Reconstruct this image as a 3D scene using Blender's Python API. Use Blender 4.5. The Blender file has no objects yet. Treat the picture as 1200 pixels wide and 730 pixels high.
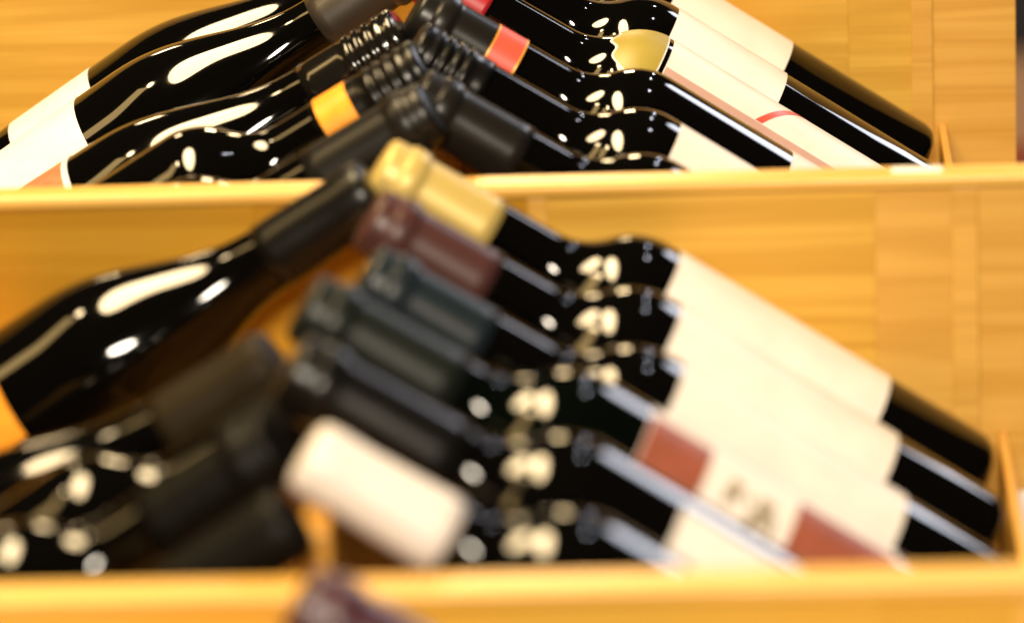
import bpy, math, random
from mathutils import Vector, Matrix

S = 0.001                      # all sizes below are written in millimetres
random.seed(4)
scene = bpy.context.scene
col = scene.collection

# ------------------------------------------------------------------ camera
cam_d = bpy.data.cameras.new('camera')
cam = bpy.data.objects.new('camera', cam_d)
col.objects.link(cam)
_r = Vector((0.99850040, 0.04036399, -0.03698231))
_f = Vector((-0.04957229, 0.95328896, -0.29796433))
_u = Vector((0.0232278, 0.2993508, 0.95386035))
_m = Matrix((_r, _u, -_f)).transposed().to_4x4()
_m.translation = Vector((-83.99, -2090.9, 754.2)) * S
cam.matrix_world = _m
cam_d.sensor_width = 36.0
cam_d.lens = 170.37
cam_d.clip_start = 0.05
cam_d.clip_end = 60
cam_d.dof.use_dof = True
cam_d.dof.focus_distance = 2.54
cam_d.dof.aperture_fstop = 5.2
cam_d.dof.aperture_blades = 0
scene.camera = cam

# ------------------------------------------------------------------ world and lamps
world = bpy.data.worlds.new('World')
scene.world = world
world.use_nodes = True
bg = world.node_tree.nodes['Background']
bg.inputs[0].default_value = (1.0, 0.80, 0.58, 1)
bg.inputs[1].default_value = 0.012


def area_lamp(name, loc, aim, sx, sy, power, color, along=None):
    d = bpy.data.lights.new(name, 'AREA')
    d.shape = 'ELLIPSE' if 'ceiling' in name else 'RECTANGLE'
    d.size, d.size_y = sx, sy
    d.energy = power
    d.color = color
    o = bpy.data.objects.new(name, d)
    col.objects.link(o)
    o.location = loc
    z = (Vector(loc) - Vector(aim)).normalized()
    x = Vector(along or (1, 0, 0))
    x = (x - x.dot(z) * z).normalized()
    o.rotation_euler = Matrix((x, z.cross(x), z)).transposed().to_euler()
    return o


WARM = (1.0, 0.74, 0.40)
COOL = (0.87, 0.90, 1.0)
#LAMPS
RACK = (-0.25, 0.1, 0.05)
WHITE = (1.0, 0.87, 0.68)
area_lamp('ceiling_panel', (-0.90, 0.22, 2.0), (-0.90, 0.22, 0.0), 0.52, 1.4, 70, (1.0, 0.75, 0.41))
area_lamp('ceiling_lamp_front', (-0.1, -3.1, 1.65), RACK, 0.85, 0.45, 122, WHITE)
area_lamp('ceiling_lamp_left', (-1.52, 0.15, 2.0), RACK, 0.14, 0.28, 5, WARM)
area_lamp('lit_shelf_left', (-2.35, -0.30, 1.95), RACK, 1.5, 0.40, 13, (1.0, 0.66, 0.25), along=(-1.4, -0.85, 0))
area_lamp('wall_lamp_rear', (-0.40, 4.0, 1.45), RACK, 0.36, 0.26, 12, WARM)
area_lamp('wall_lamp_rear_left', (-1.7, 4.0, 1.75), RACK, 0.3, 0.3, 6, WARM)
area_lamp('window', (1.80, 3.2, 1.62), RACK, 0.8, 1.3, 28, COOL)
for _p in ((0.50, 0.85, 2.0), (0.50, 2.4, 2.0), (0.55, 4.2, 1.6)):
    area_lamp('cool_spot', _p, RACK, 0.07, 0.07, 1.4, COOL)
#ENDLAMPS

vs = scene.view_settings
vs.view_transform = 'Standard'
vs.look = 'None'
vs.exposure = 0.43
vs.gamma = 1.0
vs.use_curve_mapping = False
scene.cycles.use_denoising = True
scene.cycles.max_bounces = 8
scene.cycles.caustics_reflective = False
scene.cycles.caustics_refractive = False


# ------------------------------------------------------------------ materials
def new_mat(name):
    m = bpy.data.materials.new(name)
    m.use_nodes = True
    nt = m.node_tree
    return m, nt, nt.nodes['Principled BSDF']


def N(nt, typ, **kw):
    n = nt.nodes.new(typ)
    for k, v in kw.items():
        setattr(n, k, v)
    return n


def wood(name, light, dark, grain=(1.0, 22.0, 22.0), rough=0.36, offset=0.0, contrast=1.0):
    """varnished pine: broad bands and fine fibres stretched along the board"""
    m, nt, p = new_mat(name)
    L = nt.links
    tc = N(nt, 'ShaderNodeTexCoord')
    oi = N(nt, 'ShaderNodeObjectInfo')
    add = N(nt, 'ShaderNodeVectorMath', operation='MULTIPLY_ADD')
    comb = N(nt, 'ShaderNodeCombineXYZ')
    for i in range(3):
        L.new(oi.outputs['Random'], comb.inputs[i])
    add.inputs[1].default_value = (7.3 + offset, 3.1, 5.7)
    L.new(comb.outputs[0], add.inputs[0])
    L.new(tc.outputs['Object'], add.inputs[2])
    mp = N(nt, 'ShaderNodeMapping')
    mp.inputs['Scale'].default_value = grain
    L.new(add.outputs[0], mp.inputs[0])
    n1 = N(nt, 'ShaderNodeTexNoise')
    n1.inputs['Scale'].default_value = 1.6
    n1.inputs['Detail'].default_value = 3
    n1.inputs['Distortion'].default_value = 0.6
    L.new(mp.outputs[0], n1.inputs['Vector'])
    # growth rings: sine of the warped noise
    mul = N(nt, 'ShaderNodeMath', operation='MULTIPLY')
    mul.inputs[1].default_value = 26.0
    L.new(n1.outputs[0], mul.inputs[0])
    sn = N(nt, 'ShaderNodeMath', operation='SINE')
    L.new(mul.outputs[0], sn.inputs[0])
    mp2 = N(nt, 'ShaderNodeMapping')
    mp2.inputs['Scale'].default_value = tuple(g * 14 if g > 2 else g * 5 for g in grain)
    L.new(add.outputs[0], mp2.inputs[0])
    n2 = N(nt, 'ShaderNodeTexNoise')
    n2.inputs['Scale'].default_value = 2.0
    n2.inputs['Detail'].default_value = 4
    L.new(mp2.outputs[0], n2.inputs['Vector'])
    n3 = N(nt, 'ShaderNodeTexNoise')
    n3.inputs['Scale'].default_value = 5.0
    n3.inputs['Detail'].default_value = 2
    L.new(add.outputs[0], n3.inputs['Vector'])
    a1 = N(nt, 'ShaderNodeMath', operation='MULTIPLY_ADD')
    a1.inputs[1].default_value = 0.20 * contrast
    a1.inputs[2].default_value = -0.05
    L.new(sn.outputs[0], a1.inputs[0])
    a2 = N(nt, 'ShaderNodeMath', operation='MULTIPLY_ADD')
    a2.inputs[1].default_value = 0.55 * contrast
    L.new(n2.outputs[0], a2.inputs[0])
    L.new(a1.outputs[0], a2.inputs[2])
    a3 = N(nt, 'ShaderNodeMath', operation='MULTIPLY_ADD')
    a3.inputs[1].default_value = 0.7 * contrast
    L.new(n3.outputs[0], a3.inputs[0])
    L.new(a2.outputs[0], a3.inputs[2])
    ramp = N(nt, 'ShaderNodeValToRGB')
    ramp.color_ramp.elements[0].position = 0.15
    ramp.color_ramp.elements[1].position = 0.95
    ramp.color_ramp.elements[0].color = (*light, 1)
    ramp.color_ramp.elements[1].color = (*dark, 1)
    L.new(a3.outputs[0], ramp.inputs[0])
    L.new(ramp.outputs[0], p.inputs['Base Color'])
    rr = N(nt, 'ShaderNodeMath', operation='MULTIPLY_ADD')
    rr.inputs[1].default_value = 0.16
    rr.inputs[2].default_value = rough - 0.06
    L.new(n2.outputs[0], rr.inputs[0])
    L.new(rr.outputs[0], p.inputs['Roughness'])
    bp = N(nt, 'ShaderNodeBump')
    bp.inputs['Strength'].default_value = 0.12
    bp.inputs['Distance'].default_value = 0.0006
    L.new(n2.outputs[0], bp.inputs['Height'])
    L.new(bp.outputs[0], p.inputs['Normal'])
    return m


def plain(name, c, rough=0.5, metal=0.0, coat=0.0, mottled=0.06, scale=60.0, bump=0.0, spec=0.5):
    """paper, foil and lacquer: one colour with a slight mottle and uneven gloss"""
    m, nt, p = new_mat(name)
    L = nt.links
    tc = N(nt, 'ShaderNodeTexCoord')
    n = N(nt, 'ShaderNodeTexNoise')
    n.inputs['Scale'].default_value = scale
    n.inputs['Detail'].default_value = 4
    L.new(tc.outputs['Object'], n.inputs['Vector'])
    ramp = N(nt, 'ShaderNodeValToRGB')
    ramp.color_ramp.elements[0].position = 0.3
    ramp.color_ramp.elements[1].position = 0.75
    ramp.color_ramp.elements[0].color = (*[x * (1 - mottled) for x in c], 1)
    ramp.color_ramp.elements[1].color = (*[min(1, x * (1 + mottled)) for x in c], 1)
    L.new(n.outputs[0], ramp.inputs[0])
    L.new(ramp.outputs[0], p.inputs['Base Color'])
    rr = N(nt, 'ShaderNodeMath', operation='MULTIPLY_ADD')
    rr.inputs[1].default_value = 0.18 * rough
    rr.inputs[2].default_value = rough * 0.91
    L.new(n.outputs[0], rr.inputs[0])
    L.new(rr.outputs[0], p.inputs['Roughness'])
    p.inputs['Metallic'].default_value = metal
    p.inputs['Coat Weight'].default_value = coat
    p.inputs['Coat Roughness'].default_value = 0.12
    p.inputs['Specular IOR Level'].default_value = spec
    if bump:
        b = N(nt, 'ShaderNodeBump')
        b.inputs['Strength'].default_value = bump
        b.inputs['Distance'].default_value = 0.0004
        L.new(n.outputs[0], b.inputs['Height'])
        L.new(b.outputs[0], p.inputs['Normal'])
    return m


def glass_mat(name, c):
    """dark bottle glass filled with red wine: all but black, mirror-glossy, faintly wavy"""
    m, nt, p = new_mat(name)
    L = nt.links
    p.inputs['Base Color'].default_value = (*c, 1)
    p.inputs['Roughness'].default_value = 0.055
    p.inputs['IOR'].default_value = 1.46
    tc = N(nt, 'ShaderNodeTexCoord')
    n = N(nt, 'ShaderNodeTexNoise')
    n.inputs['Scale'].default_value = 38
    n.inputs['Detail'].default_value = 1
    L.new(tc.outputs['Object'], n.inputs['Vector'])
    b = N(nt, 'ShaderNodeBump')
    b.inputs['Strength'].default_value = 0.05
    b.inputs['Distance'].default_value = 0.0008
    L.new(n.outputs[0], b.inputs['Height'])
    L.new(b.outputs[0], p.inputs['Normal'])
    return m


M = {
    'pine': wood('golden_pine', (0.69, 0.405, 0.068), (0.50, 0.255, 0.024), contrast=1.05),
    'pine_pink': wood('rosy_pine', (0.70, 0.395, 0.085), (0.54, 0.272, 0.042)),  # pinker light of the right end, put into the wood colour
    'pine_deep': wood('honey_pine', (0.48, 0.25, 0.016), (0.36, 0.165, 0.005)),  # light falloff at the left of the middle divider, painted as darker wood
    'pine_strip': wood('pale_pine', (0.74, 0.45, 0.11), (0.58, 0.30, 0.045), rough=0.30),
    'pine_up': wood('upright_pine', (0.66, 0.345, 0.075), (0.52, 0.24, 0.038), grain=(22.0, 22.0, 1.0)),
    'pine_deepway': wood('lengthwise_pine', (0.60, 0.32, 0.06), (0.43, 0.19, 0.022), grain=(22.0, 1.0, 22.0)),
    'black_glass': glass_mat('black_glass', (0.0012, 0.0010, 0.0008)),
    'green_glass': glass_mat('dark_green_glass', (0.0008, 0.0014, 0.0009)),
    'cream': plain('cream_paper', (0.665, 0.610, 0.575), 0.55, bump=0.15),
    'white': plain('white_paper', (0.69, 0.66, 0.65), 0.5, bump=0.12),
    'ivory': plain('ivory_paper', (0.68, 0.63, 0.60), 0.5, bump=0.12),
    'salmon': plain('salmon_paper', (0.48, 0.15, 0.065), 0.5, bump=0.2, mottled=0.18, scale=160),
    'orange': plain('orange_paper', (0.80, 0.30, 0.012), 0.42, mottled=0.12, scale=120),
    'redband': plain('red_paper', (0.62, 0.075, 0.045), 0.42),
    'rose': plain('rose_paper', (0.46, 0.28, 0.24), 0.5),
    'brick': plain('brick_red_paper', (0.24, 0.062, 0.034), 0.5, mottled=0.15),
    'olive': plain('olive_yellow_paper', (0.29, 0.22, 0.03), 0.45),
    'edge': plain('gilt_edge', (0.75, 0.33, 0.06), 0.35, metal=0.3),
    'ink': plain('grey_brown_ink', (0.24, 0.19, 0.12), 0.6),
    'cap_gold': plain('gold_foil', (0.52, 0.38, 0.11), 0.42, metal=0.2, mottled=0.04),
    'cap_maroon': plain('maroon_foil', (0.055, 0.021, 0.019), 0.36, spec=0.3),
    'cap_slate': plain('slate_foil', (0.009, 0.014, 0.018), 0.36, spec=0.25),
    'cap_green': plain('bottle_green_foil', (0.007, 0.009, 0.007), 0.38, spec=0.25),
    'cap_black': plain('black_foil', (0.004, 0.0035, 0.003), 0.28, spec=0.3),
    'cap_grey': plain('charcoal_foil', (0.0085, 0.0075, 0.0065), 0.32, spec=0.25),
    'cap_brown': plain('umber_foil', (0.030, 0.023, 0.017), 0.42, coat=0.1),
    'cap_olive': plain('olive_brown_foil', (0.015, 0.010, 0.004), 0.5, spec=0.1),
    'cap_gloss': plain('glossy_black_foil', (0.006, 0.005, 0.004), 0.13, coat=0.3),
    'cap_dark': plain('dull_black_foil', (0.003, 0.0025, 0.0018), 0.45, spec=0.10),  # foil colour darkened for the shade over the lower-left bottles
    'cap_white': plain('white_foil', (0.66, 0.60, 0.56), 0.40, mottled=0.03),
    'cap_red': plain('crimson_foil', (0.36, 0.012, 0.020), 0.36, coat=0.3),
    'cap_plum': plain('plum_foil', (0.050, 0.016, 0.024), 0.38, coat=0.25),
    'card': plain('price_card', (0.80, 0.78, 0.74), 0.5),
    'wall': plain('beige_plaster', (0.42, 0.25, 0.16), 0.8, scale=4),
    'navy': plain('dark_navy_lacquer', (0.012, 0.010, 0.018), 0.5, scale=4),
    'rust': plain('rust_red_lacquer', (0.30, 0.06, 0.035), 0.6, scale=4),
}


# ------------------------------------------------------------------ mesh helpers
def tag(o, label=None, cat=None, group=None, kind=None):
    for k, v in (('label', label), ('category', cat), ('group', group), ('kind', kind)):
        if v:
            o[k] = v
    return o


def mesh_obj(name, verts, faces, mat, parent=None, smooth=False):
    me = bpy.data.meshes.new(name)
    me.from_pydata([tuple(c * S for c in v) for v in verts], [], faces)
    me.update()
    me.materials.append(mat)
    if smooth:
        me.polygons.foreach_set('use_smooth', [True] * len(me.polygons))
    o = bpy.data.objects.new(name, me)
    col.objects.link(o)
    o.parent = parent
    return o


def board(name, x0, x1, y0, y1, z0, z1, mat, parent=None, bevel=1.0):
    """a board with eased edges; its origin is at its own centre"""
    c = ((x0 + x1) / 2, (y0 + y1) / 2, (z0 + z1) / 2)
    h = ((x1 - x0) / 2, (y1 - y0) / 2, (z1 - z0) / 2)
    v = [(sx * h[0], sy * h[1], sz * h[2]) for sz in (-1, 1) for sy in (-1, 1) for sx in (-1, 1)]
    f = [(0, 2, 3, 1), (4, 5, 7, 6), (0, 1, 5, 4), (2, 6, 7, 3), (0, 4, 6, 2), (1, 3, 7, 5)]
    o = mesh_obj(name, v, f, mat, parent, smooth=True)
    o.location = tuple(q * S for q in c)
    b = o.modifiers.new('eased_edge', 'BEVEL')
    b.width = min(bevel, min(h) * 0.8) * S
    b.segments = 3
    b.harden_normals = True
    return o


def empty(name, loc=(0, 0, 0)):
    o = bpy.data.objects.new(name, None)
    o.empty_display_size = 0.02
    col.objects.link(o)
    o.location = loc
    return o


def lathe(name, prof, mat, parent, seg=64):
    """surface of revolution about local Z; prof is a list of (height, radius)"""
    v, f, rings = [], [], []
    for s, r in prof:
        if r < 1e-6:
            rings.append([len(v)])
            v.append((0, 0, s))
        else:
            rings.append(list(range(len(v), len(v) + seg)))
            v += [(r * math.cos(2 * math.pi * k / seg), r * math.sin(2 * math.pi * k / seg), s) for k in range(seg)]
    for a, b in zip(rings, rings[1:]):
        if len(a) == 1 and len(b) == 1:
            continue
        for k in range(seg):
            k2 = (k + 1) % seg
            if len(a) == 1:
                f.append((a[0], b[k2], b[k]))
            elif len(b) == 1:
                f.append((a[k], a[k2], b[0]))
            else:
                f.append((a[k], a[k2], b[k2], b[k]))
    return mesh_obj(name, v, f, mat, parent, smooth=True)


def radius_at(prof, s):
    for (s0, r0), (s1, r1) in zip(prof, prof[1:]):
        if s0 <= s <= s1 and s1 > s0:
            return r0 + (r1 - r0) * (s - s0) / (s1 - s0)
    return prof[0][1] if s < prof[0][0] else prof[-1][1]


def wrap_patch(name, prof, pts_grid, mat, parent, lift=0.25):
    """a sheet laid on the bottle: grid of (s, angle) points, with a little thickness"""
    rows, cols = len(pts_grid), len(pts_grid[0])
    v, f = [], []
    for t in (lift, -0.1):
        for row in pts_grid:
            for s, a in row:
                r = radius_at(prof, s) + t
                v.append((r * math.cos(a), r * math.sin(a), s))
    n = rows * cols
    for i in range(rows - 1):
        for j in range(cols - 1):
            q = (i * cols + j, i * cols + j + 1, (i + 1) * cols + j + 1, (i + 1) * cols + j)
            f.append(q)
            f.append(tuple(n + k for k in reversed(q)))
    edge = [(0, j) for j in range(cols)] + [(i, cols - 1) for i in range(1, rows)] + \
           [(rows - 1, j) for j in range(cols - 2, -1, -1)] + [(i, 0) for i in range(rows - 2, 0, -1)]
    e = [i * cols + j for i, j in edge]
    top = len(v)                                  # the cut edge has its own vertices so the sheet shades flat up to it
    v += [v[k] for k in e] + [v[n + k] for k in e]
    for q in range(len(e)):
        q2 = (q + 1) % len(e)
        f.append((top + q2, top + q, top + len(e) + q, top + len(e) + q2))
    return mesh_obj(name, v, f, mat, parent, smooth=False if cols < 6 else True)


def rect_patch(name, prof, s0, s1, a0, a1, mat, parent, side, lift=0.25, ns=3, na=40, round_=0.0):
    g = []
    for i in range(ns):
        row = []
        for j in range(na + 1):
            row.append((s0 + (s1 - s0) * i / (ns - 1), side * math.radians(a0 + (a1 - a0) * j / na)))
        g.append(row)
    return wrap_patch(name, prof, g, mat, parent, lift)


def ellipse_patch(name, prof, sc, ac, rs, ra, mat, parent, side, lift=0.25, n=36, wob=0.0):
    g = []
    for i in range(6):
        q = max(0.02, i / 5)
        g.append([(sc + rs * q * math.cos(2 * math.pi * k / n) * (1 + wob * math.cos(6 * math.pi * k / n)),
                   side * math.radians(ac + ra * q * math.sin(2 * math.pi * k / n) * (1 + wob * math.cos(6 * math.pi * k / n))))
                  for k in range(n + 1)])
    return wrap_patch(name, prof, g, mat, parent, lift)


# ------------------------------------------------------------------ bottles
TILT = 0.5858446
SA, CA = math.sin(TILT), math.cos(TILT)
CENTRE = -251.0                                  # the ridge the necks meet over


def base_profile(R):
    return [(14, 0), (13, R * 0.25), (8, R * 0.52), (2, R * 0.72), (0, R * 0.82), (0.3, R * 0.88), (1.6, R * 0.94), (4, R * 0.98), (8, R)]


def bordeaux(L, R, rn=15.2, body=171.0):
    p = base_profile(R)
    k = L / 300.0
    sb = body * k
    for i in range(1, 5):
        p.append((8 + (sb - 8) * i / 4.0, R))
    ra, ang = 34.0, math.radians(47)
    for i in range(1, 15):
        a = ang * i / 14
        p.append((sb + ra * math.sin(a), R - ra + ra * math.cos(a)))
    s, r = p[-1]
    rb = 30.0
    dr = rb * (1 - math.cos(ang))
    gap = max(0.4, r - dr - (rn + 0.8))
    s2, r2 = s + gap / math.tan(ang), r - gap
    p.append((s2, r2))
    for i in range(1, 11):
        a = ang * (1 - i / 10)
        p.append((s2 + rb * (math.sin(ang) - math.sin(a)), r2 - rb * (math.cos(a) - math.cos(ang))))
    s, r = p[-1]
    for i in range(1, 5):
        p.append((s + (L - 3 - s) * i / 4, r + (rn - 1.2 - r) * i / 4))
    p.append((L - 1, 0))
    return p


def burgundy(L, R, rn=15.4, s0=112.0, s1=246.0):
    p = base_profile(R)
    k = L / 296.0
    s0, s1 = s0 * k, s1 * k
    for i in range(1, 5):
        p.append((8 + (s0 - 8) * i / 4.0, R))
    for i in range(1, 41):
        t = i / 40
        w = t * t * t * (10 - 15 * t + 6 * t * t)
        p.append((s0 + (s1 - s0) * t, R + (rn - R) * w))
    for i in range(1, 4):
        p.append((s1 + (L - 3 - s1) * i / 3, rn - 1.0 * i / 3))
    p.append((L - 1, 0))
    return p


def capsule_profile(prof, L, length, style):
    s0 = L - length
    q = [(s0, radius_at(prof, s0) + 0.05), (s0 + 0.05, radius_at(prof, s0) + 0.7)]
    n = 6
    for i in range(1, n + 1):
        s = s0 + (length - 22) * i / n
        q.append((s, radius_at(prof, s) + 0.7))
    r = q[-1][1]
    if style == 'rings':                          # a screw cap: rolled beads and a knurled skirt
        s = s0 + length - 30
        q = [x for x in q if x[0] < s - 1]
        for i, (ds, dr) in enumerate(((0, 0), (1.2, 1.0), (3.4, 1.0), (4.4, -0.3), (6, -0.3), (7, 1.0), (9, 1.0), (10, -0.4), (12, -0.4),
                                      (13, 0.9), (15, 1.0), (16, -0.2), (18, -0.2), (19, 1.0), (21, 1.0), (22, 0.2), (24, 0.7), (27.5, 0.7),
                                      (28.6, 0.2), (29.3, -0.7), (29.8, -2.0))):
            q.append((s + ds, r + dr))
    elif style == 'plain':                        # a straight sleeve with a rounded crown
        for ds, dr in ((18, 0.1), (14, 0.3), (8, 0.3), (4, 0.1), (2.2, -0.5), (1.0, -1.5), (0.3, -3.0)):
            q.append((L - ds, r + dr))
        q.append((L, r - 5))
        q.append((L, 0))
        return q
    else:                                         # a foil over the bottle lip
        for ds, dr in ((21, 0.0), (20, 0.2), (18.6, 1.2), (17, 1.7), (12, 1.7), (10.4, 1.2), (9.4, 0.3), (8, 0.1), (4.2, 0.0), (2.7, -0.3), (1.6, -0.8), (0.8, -1.5), (0.25, -2.6)):
            q.append((L - ds, r + dr))
    q.append((L, r - 4))
    q.append((L, 0))
    return q


def bottle(side, y, dz, shape, L, R, capmat, cap_len, label, group, style='foil', glass='black_glass', dx=0.0, lean=0.0, slope=(112.0, 246.0), body=171.0, rn=15.2):
    """side +1: base at the right, neck up to the left; -1: the mirror of it"""
    prof = bordeaux(L, R, rn, body) if shape == 'bordeaux' else burgundy(L, R, s0=slope[0], s1=slope[1])
    t = TILT + lean
    ca, sa = math.cos(t), math.sin(t)
    axis = Vector((-side * ca, 0, sa))
    up = Vector((side * sa, 0, ca))
    foot_x = CENTRE + side * (-CENTRE) - side * 37.5 * SA
    foot_z = -37.5 * CA + dz
    base = Vector((foot_x + dx, y, foot_z)) + up * R
    root = empty('wine_bottle')
    root.rotation_mode = 'QUATERNION'
    mt = Matrix((up, axis.cross(up), axis)).transposed()
    root.rotation_quaternion = mt.to_quaternion()
    root.location = base * S
    tag(root, label, 'wine bottle', group)
    lathe('glass_body', prof, M[glass], root)
    cap = None
    if capmat:
        cap = lathe('capsule', capsule_profile(prof, L, cap_len, style), M[capmat], root, 56)
    root['_side'] = side
    return root, prof, -side, cap


UP = 'wine bottles in the rear bin'
LOW = 'wine bottles in the front bin'
H = 11.2
D = 498.3

#STRUCTURE
# ------------------------------------------------------------------ the rack
rack = empty('wine_rack', (CENTRE * S, 0, -45 * S))
tag(rack, 'golden varnished pine wine rack with low front boards dividing its bins', 'wine rack')
inv = Matrix.Translation(Vector((-CENTRE * S, 0, 45 * S)))


def rb(*a, **k):
    o = board(*a, **k)
    o.parent = rack
    o.matrix_parent_inverse = inv
    return o


XR, XL = 66.0, -568.0
FACE = 43.5


def tier_front(y, z_top, z_bot, cuts, stile, mats, cap=True):
    """one upright divider: boards side by side, a stile at the right, a rounded cap strip"""
    th = 14.0
    for (a, b), m in zip(cuts, mats):
        rb('front_board', a + 0.02, b - 0.02, y, y + th, z_bot, z_top, M[m], bevel=0.2)
    for a, b in stile:
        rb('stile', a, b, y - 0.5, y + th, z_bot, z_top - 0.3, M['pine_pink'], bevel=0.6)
    if cap:
        rb('cap_strip', XL, XR, y - 3.5, y + th + 1.0, z_top, z_top + 7.0, M['pine_strip'], bevel=2.6)


def divider_cuts(tone):
    xs = [XL, -312, -184, -27, 9, XR]
    cuts = [(XL, -312), (-312, -186), (-177, -27), (-27, 8), (20, XR)]
    return cuts


# rear wall of the rear bin (the next divider up), then the two dividers in view
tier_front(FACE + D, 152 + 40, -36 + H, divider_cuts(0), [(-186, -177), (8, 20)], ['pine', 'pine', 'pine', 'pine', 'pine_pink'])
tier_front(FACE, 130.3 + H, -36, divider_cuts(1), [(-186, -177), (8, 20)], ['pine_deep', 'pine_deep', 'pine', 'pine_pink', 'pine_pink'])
tier_front(FACE - D, 132.5, -36 - H, [(XL, -40), (-40, 8), (20, XR)], [(8, 20)], ['pine', 'pine', 'pine'])
for k, (y0, dz) in enumerate(((FACE + 15.2, H), (FACE - D + 15.2, 0.0), (FACE - 2 * D + 15.2, -H))):
    y1 = y0 + D - 16.5
    rb('bin_floor', XL, XR, y0, y1, -45 + dz, -31.6 + dz, M['pine_deepway'])
    for sx in (1, -1):
        x = CENTRE + sx * (-CENTRE + (22.5 if dz > 0 else 28.0))
        a, b = (x, x + 4.5) if sx > 0 else (x - 4.5, x)
        rb('side_rail', a, b, y0, y1, -31.5 + dz, 25 + dz, M['pine_deepway'], bevel=1.2)
    rb('ridge_rail', CENTRE - 6, CENTRE + 6, y0 + 60, y1, -31.5 + dz, 134 + dz, M['pine_deepway'], bevel=2)
#ENDSTRUCTURE

# ------------------------------------------------------------------ bottles of the front bin, right-hand row (back to front)
g = 'bottles leaning on the right of the front bin'
b, p, s, c = bottle(1, 0, 0, 'bordeaux', 308, 37.5, 'cap_gold', 59, 'black wine bottle with gold capsule and wide cream label', g, dx=6)
rect_patch('label', p, 59, 171, -110, 120, M['cream'], b, s)
b, p, s, c = bottle(1, -79, 0, 'bordeaux', 307, 37.5, 'cap_maroon', 60, 'black wine bottle with dull maroon capsule just in front of the gold one', g, dx=6)
rect_patch('label', p, 58, 170, -110, 120, M['cream'], b, s)
b, p, s, c = bottle(1, -158, 0, 'bordeaux', 303, 37.5, 'cap_slate', 58, 'black wine bottle with slate blue capsule between maroon and dark green ones', g, dx=6)
rect_patch('label', p, 57, 168, -110, 120, M['cream'], b, s)
b, p, s, c = bottle(1, -237, 0, 'bordeaux', 325, 37.5, 'cap_green', 70, 'wine bottle with dark green capsule and cream label between brick red blocks', g, glass='green_glass', dx=6, body=186.0)
rect_patch('label', p, 66, 182, -5, 150, M['cream'], b, s)
rect_patch('red_block', p, 153, 181.5, 8, 149, M['brick'], b, s, lift=0.4)
rect_patch('red_block', p, 66.5, 112, 8, 149, M['brick'], b, s, lift=0.4)
for q, (s0, s1, a0, a1) in enumerate(((137, 142, 24, 40), (140, 143, 34, 44), (131, 134, 30, 36), (122, 128, 26, 46), (127, 131, 40, 56), (119, 121, 36, 60))):
    rect_patch('print', p, s0, s1, a0, a1, M['ink'], b, s, lift=0.4, na=6)
b, p, s, c = bottle(1, -316, 0, 'bordeaux', 324, 37.5, 'cap_black', 74, 'wine bottle with long black capsule directly behind the white-capped one', g, dx=6, body=186.0)
rect_patch('label', p, 50, 166, 16, 160, M['cream'], b, s)
b, p, s, c = bottle(1, -395, 0, 'bordeaux', 309, 37.5, 'cap_white', 62, 'wine bottle with broad creamy white capsule at the front board', g, dx=6, style='plain', body=190.0, rn=13.9)
rect_patch('label', p, 44, 150, 50, 170, M['cream'], b, s)

# ------------------------------------------------------------------ front bin, left-hand row
g = 'bottles leaning on the left of the front bin'
b, p, s, c = bottle(-1, -10, 0, 'burgundy', 297, 41, 'cap_black', 58, 'glossy black sloping-shouldered bottle against the divider with orange label', g, lean=-0.018, dx=2, slope=(132.0, 246.0), style='plain')
rect_patch('label', p, 30, 110, -70, 88, M['orange'], b, s)
b, p, s, c = bottle(-1, -188, 0, 'burgundy', 262, 37.5, 'cap_olive', 56, 'dark short bottle with olive brown capsule below the orange-labelled one', g, style='plain', lean=-0.02)
b, p, s, c = bottle(-1, -262, 0, 'bordeaux', 291, 36.5, 'cap_dark', 60, 'round-shouldered black bottle with two bright lamp glints at lower left', g, dx=12, lean=-0.02)
b, p, s, c = bottle(-1, -335, 0, 'bordeaux', 282, 36, 'cap_dark', 60, 'dark bottle whose dull black capsule ends beside the white capsule', g)
b, p, s, c = bottle(-1, -405, 0, 'bordeaux', 288, 33, 'cap_dark', 58, 'dark slim bottle at lower left, nearest to the lowest board', g, style='plain', lean=-0.03)

# ------------------------------------------------------------------ nearest bin: one capsule shows over its divider
b, p, s, c = bottle(1, -D - 2, -H, 'bordeaux', 296, 37.5, 'cap_plum', 60, 'plum-coloured bottle capsule rising in front of the lowest board', None)

# ------------------------------------------------------------------ rear bin, right-hand row (back to front)
g = 'bottles leaning on the right of the rear bin'
b, p, s, c = bottle(1, 498, H, 'bordeaux', 300, 37.5, 'cap_black', 58, 'black bottle with pale yellow label, rearmost on the right', g)
rect_patch('label', p, 95, 167, -110, 120, M['cream'], b, s)
b, p, s, c = bottle(1, 419, H, 'bordeaux', 300, 37.5, 'cap_black', 58, 'black bottle with plain whitish label, second from the rear at right', g)
rect_patch('label', p, 100, 168, -110, 120, M['white'], b, s)
b, p, s, c = bottle(1, 340, H, 'bordeaux', 300, 38, 'cap_red', 37, 'bottle with crimson capsule, olive shoulder seal and red arc on its label', g)
rect_patch('label', p, 34, 171, -110, 120, M['ivory'], b, s)
rect_patch('rose_stripe', p, 34.5, 170.5, 38, 56, M['rose'], b, s, lift=0.4)
arc = [[(113 - 21 * t - 6 * t * t + w, s * math.radians(37 - 58 * t)) for t in [j / 20 for j in range(21)]] for w in (0, 2, 4)]
wrap_patch('red_arc', p, arc, M['redband'], b, 0.42)


def seal_grid(grow):
    g_ = []
    for i_ in range(7):
        row = []
        for j_ in range(31):
            u_ = -1 + 2 * j_ / 30
            left = 186 + (12 + grow) * math.sqrt(max(0.0, 1 - u_ * u_)) + 1.2 * math.cos(9 * u_)
            row.append((174.5 - grow + (left - 174.5 + grow) * i_ / 6, s * math.radians(14 + (44 + grow * 1.5) * u_)))
        g_.append(row)
    return g_


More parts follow.
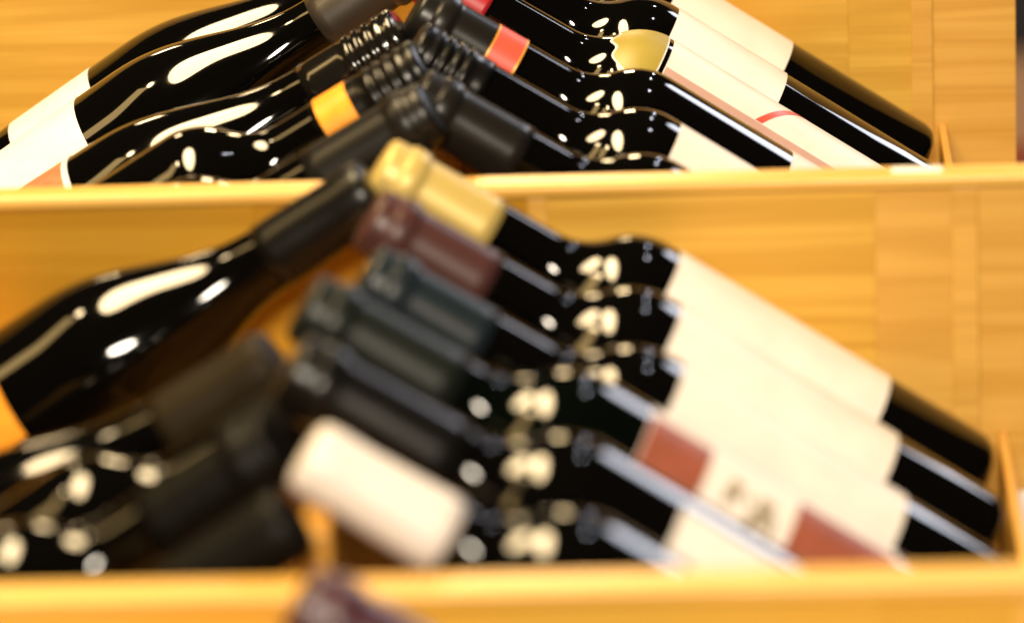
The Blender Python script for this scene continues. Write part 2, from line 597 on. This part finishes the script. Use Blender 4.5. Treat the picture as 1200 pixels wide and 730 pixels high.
wrap_patch('seal_border', p, seal_grid(0.9), M['ivory'], b, 0.3)
wrap_patch('shoulder_seal', p, seal_grid(0.0), M['olive'], b, 0.5)
b, p, s, c = bottle(1, 266, H, 'bordeaux', 300, 37.5, 'cap_grey', 58, 'black bottle with charcoal capsule and gilt-edged red neck band', g)
rect_patch('label', p, 20, 99, -40, 120, M['cream'], b, s)
pr = capsule_profile(p, 300, 58, 'foil')[1:]
rect_patch('neck_band', pr, 242.5, 258.5, -180, 180, M['redband'], b, s, lift=0.3, na=48)
for q in (242.1, 257.8):
    rect_patch('gilt_edge', pr, q, q + 1.1, -180, 180, M['edge'], b, s, lift=0.45, na=48)
b, p, s, c = bottle(1, 193, H, 'bordeaux', 297, 37.5, 'cap_black', 40, 'black bottle with ridged screw cap and cream label in front of red-banded one', g, style='rings')
rect_patch('label', p, 60, 165, -2, 140, M['cream'], b, s)
for q, (s0, s1, a0, a1) in enumerate(((112, 118, 30, 44), (108, 111, 34, 48), (120, 123, 40, 46))):
    rect_patch('print', p, s0, s1, a0, a1, M['ink'], b, s, lift=0.4, na=6)
b, p, s, c = bottle(1, 118, H, 'bordeaux', 290, 37.5, 'cap_grey', 58, 'black bottle with matt charcoal capsule behind the middle cap strip', g)
rect_patch('label', p, 50, 146, 10, 140, M['cream'], b, s)

# ------------------------------------------------------------------ rear bin, left-hand row
g = 'bottles leaning on the left of the rear bin'
b, p, s, c = bottle(-1, 440, H, 'burgundy', 296, 41, 'cap_black', 66, 'black sloping-shouldered bottle with cream label, rearmost on the left', g, slope=(120.0, 246.0))
rect_patch('label', p, 50, 104, -110, 130, M['ivory'], b, s)
b, p, s, c = bottle(-1, 360, H, 'burgundy', 300, 42, 'cap_brown', 60, 'large black bottle with bright white label and umber capsule', g, slope=(124.0, 248.0))
rect_patch('label', p, 18, 109, -110, 130, M['white'], b, s)
b, p, s, c = bottle(-1, 255, H, 'burgundy', 292, 40, 'cap_gloss', 56, 'black bottle with white-bordered salmon label and ringed screw cap', g, style='rings', lean=-0.035, slope=(122.0, 248.0))
rect_patch('label', p, 26, 112, -30, 150, M['salmon'], b, s)
rect_patch('white_border', p, 109, 112.5, -31, 150, M['white'], b, s, lift=0.4)
b, p, s, c = bottle(-1, 174.5, H, 'bordeaux', 300, 40, 'cap_black', 60, 'round-shouldered bottle with bright orange neck band', g, style='rings', lean=-0.035, dx=9)
pr = capsule_profile(p, 300, 60, 'rings')
rect_patch('neck_band', pr, 243, 261, -180, 180, M['orange'], b, s, lift=0.35, na=48)
b, p, s, c = bottle(-1, 96.8, H, 'bordeaux', 306, 37.5, 'cap_grey', 66, 'round-shouldered bottle with long charcoal capsule nearest the middle cap strip at left', g, lean=-0.04, dx=9)

# ------------------------------------------------------------------ the little background that shows past the rack
wall = board('background_wall', 60, 1500, 2600, 2680, -1100, -330, M['wall'], bevel=4)
tag(wall, kind='structure')
wm = wall.matrix_basis.inverted()
for nm, z0, z1, m in (('dark_panel', -440, -335, 'navy'), ('red_panel', -1095, -548, 'rust')):
    o = board(nm, 70, 1490, 2570, 2598, z0, z1, M[m], bevel=4)
    o.parent = wall
    o.matrix_parent_inverse = wm

# ------------------------------------------------------------------ small paper things
card = board('price_card', 35.5, 60, 4, 5, -31.4, 8, M['card'], bevel=0.2)
tag(card, 'blank white price card standing outside the right-hand rail', 'price card')
st = board('shelf_sticker', -19, 4, 44.5, 54, 130.3 + H + 7.05, 130.3 + H + 7.3, M['card'], bevel=0.1)
tag(st, 'small pale sticker lying on top of the middle cap strip', 'sticker')

for o in bpy.data.objects:
    if '_side' in o:
        del o['_side']
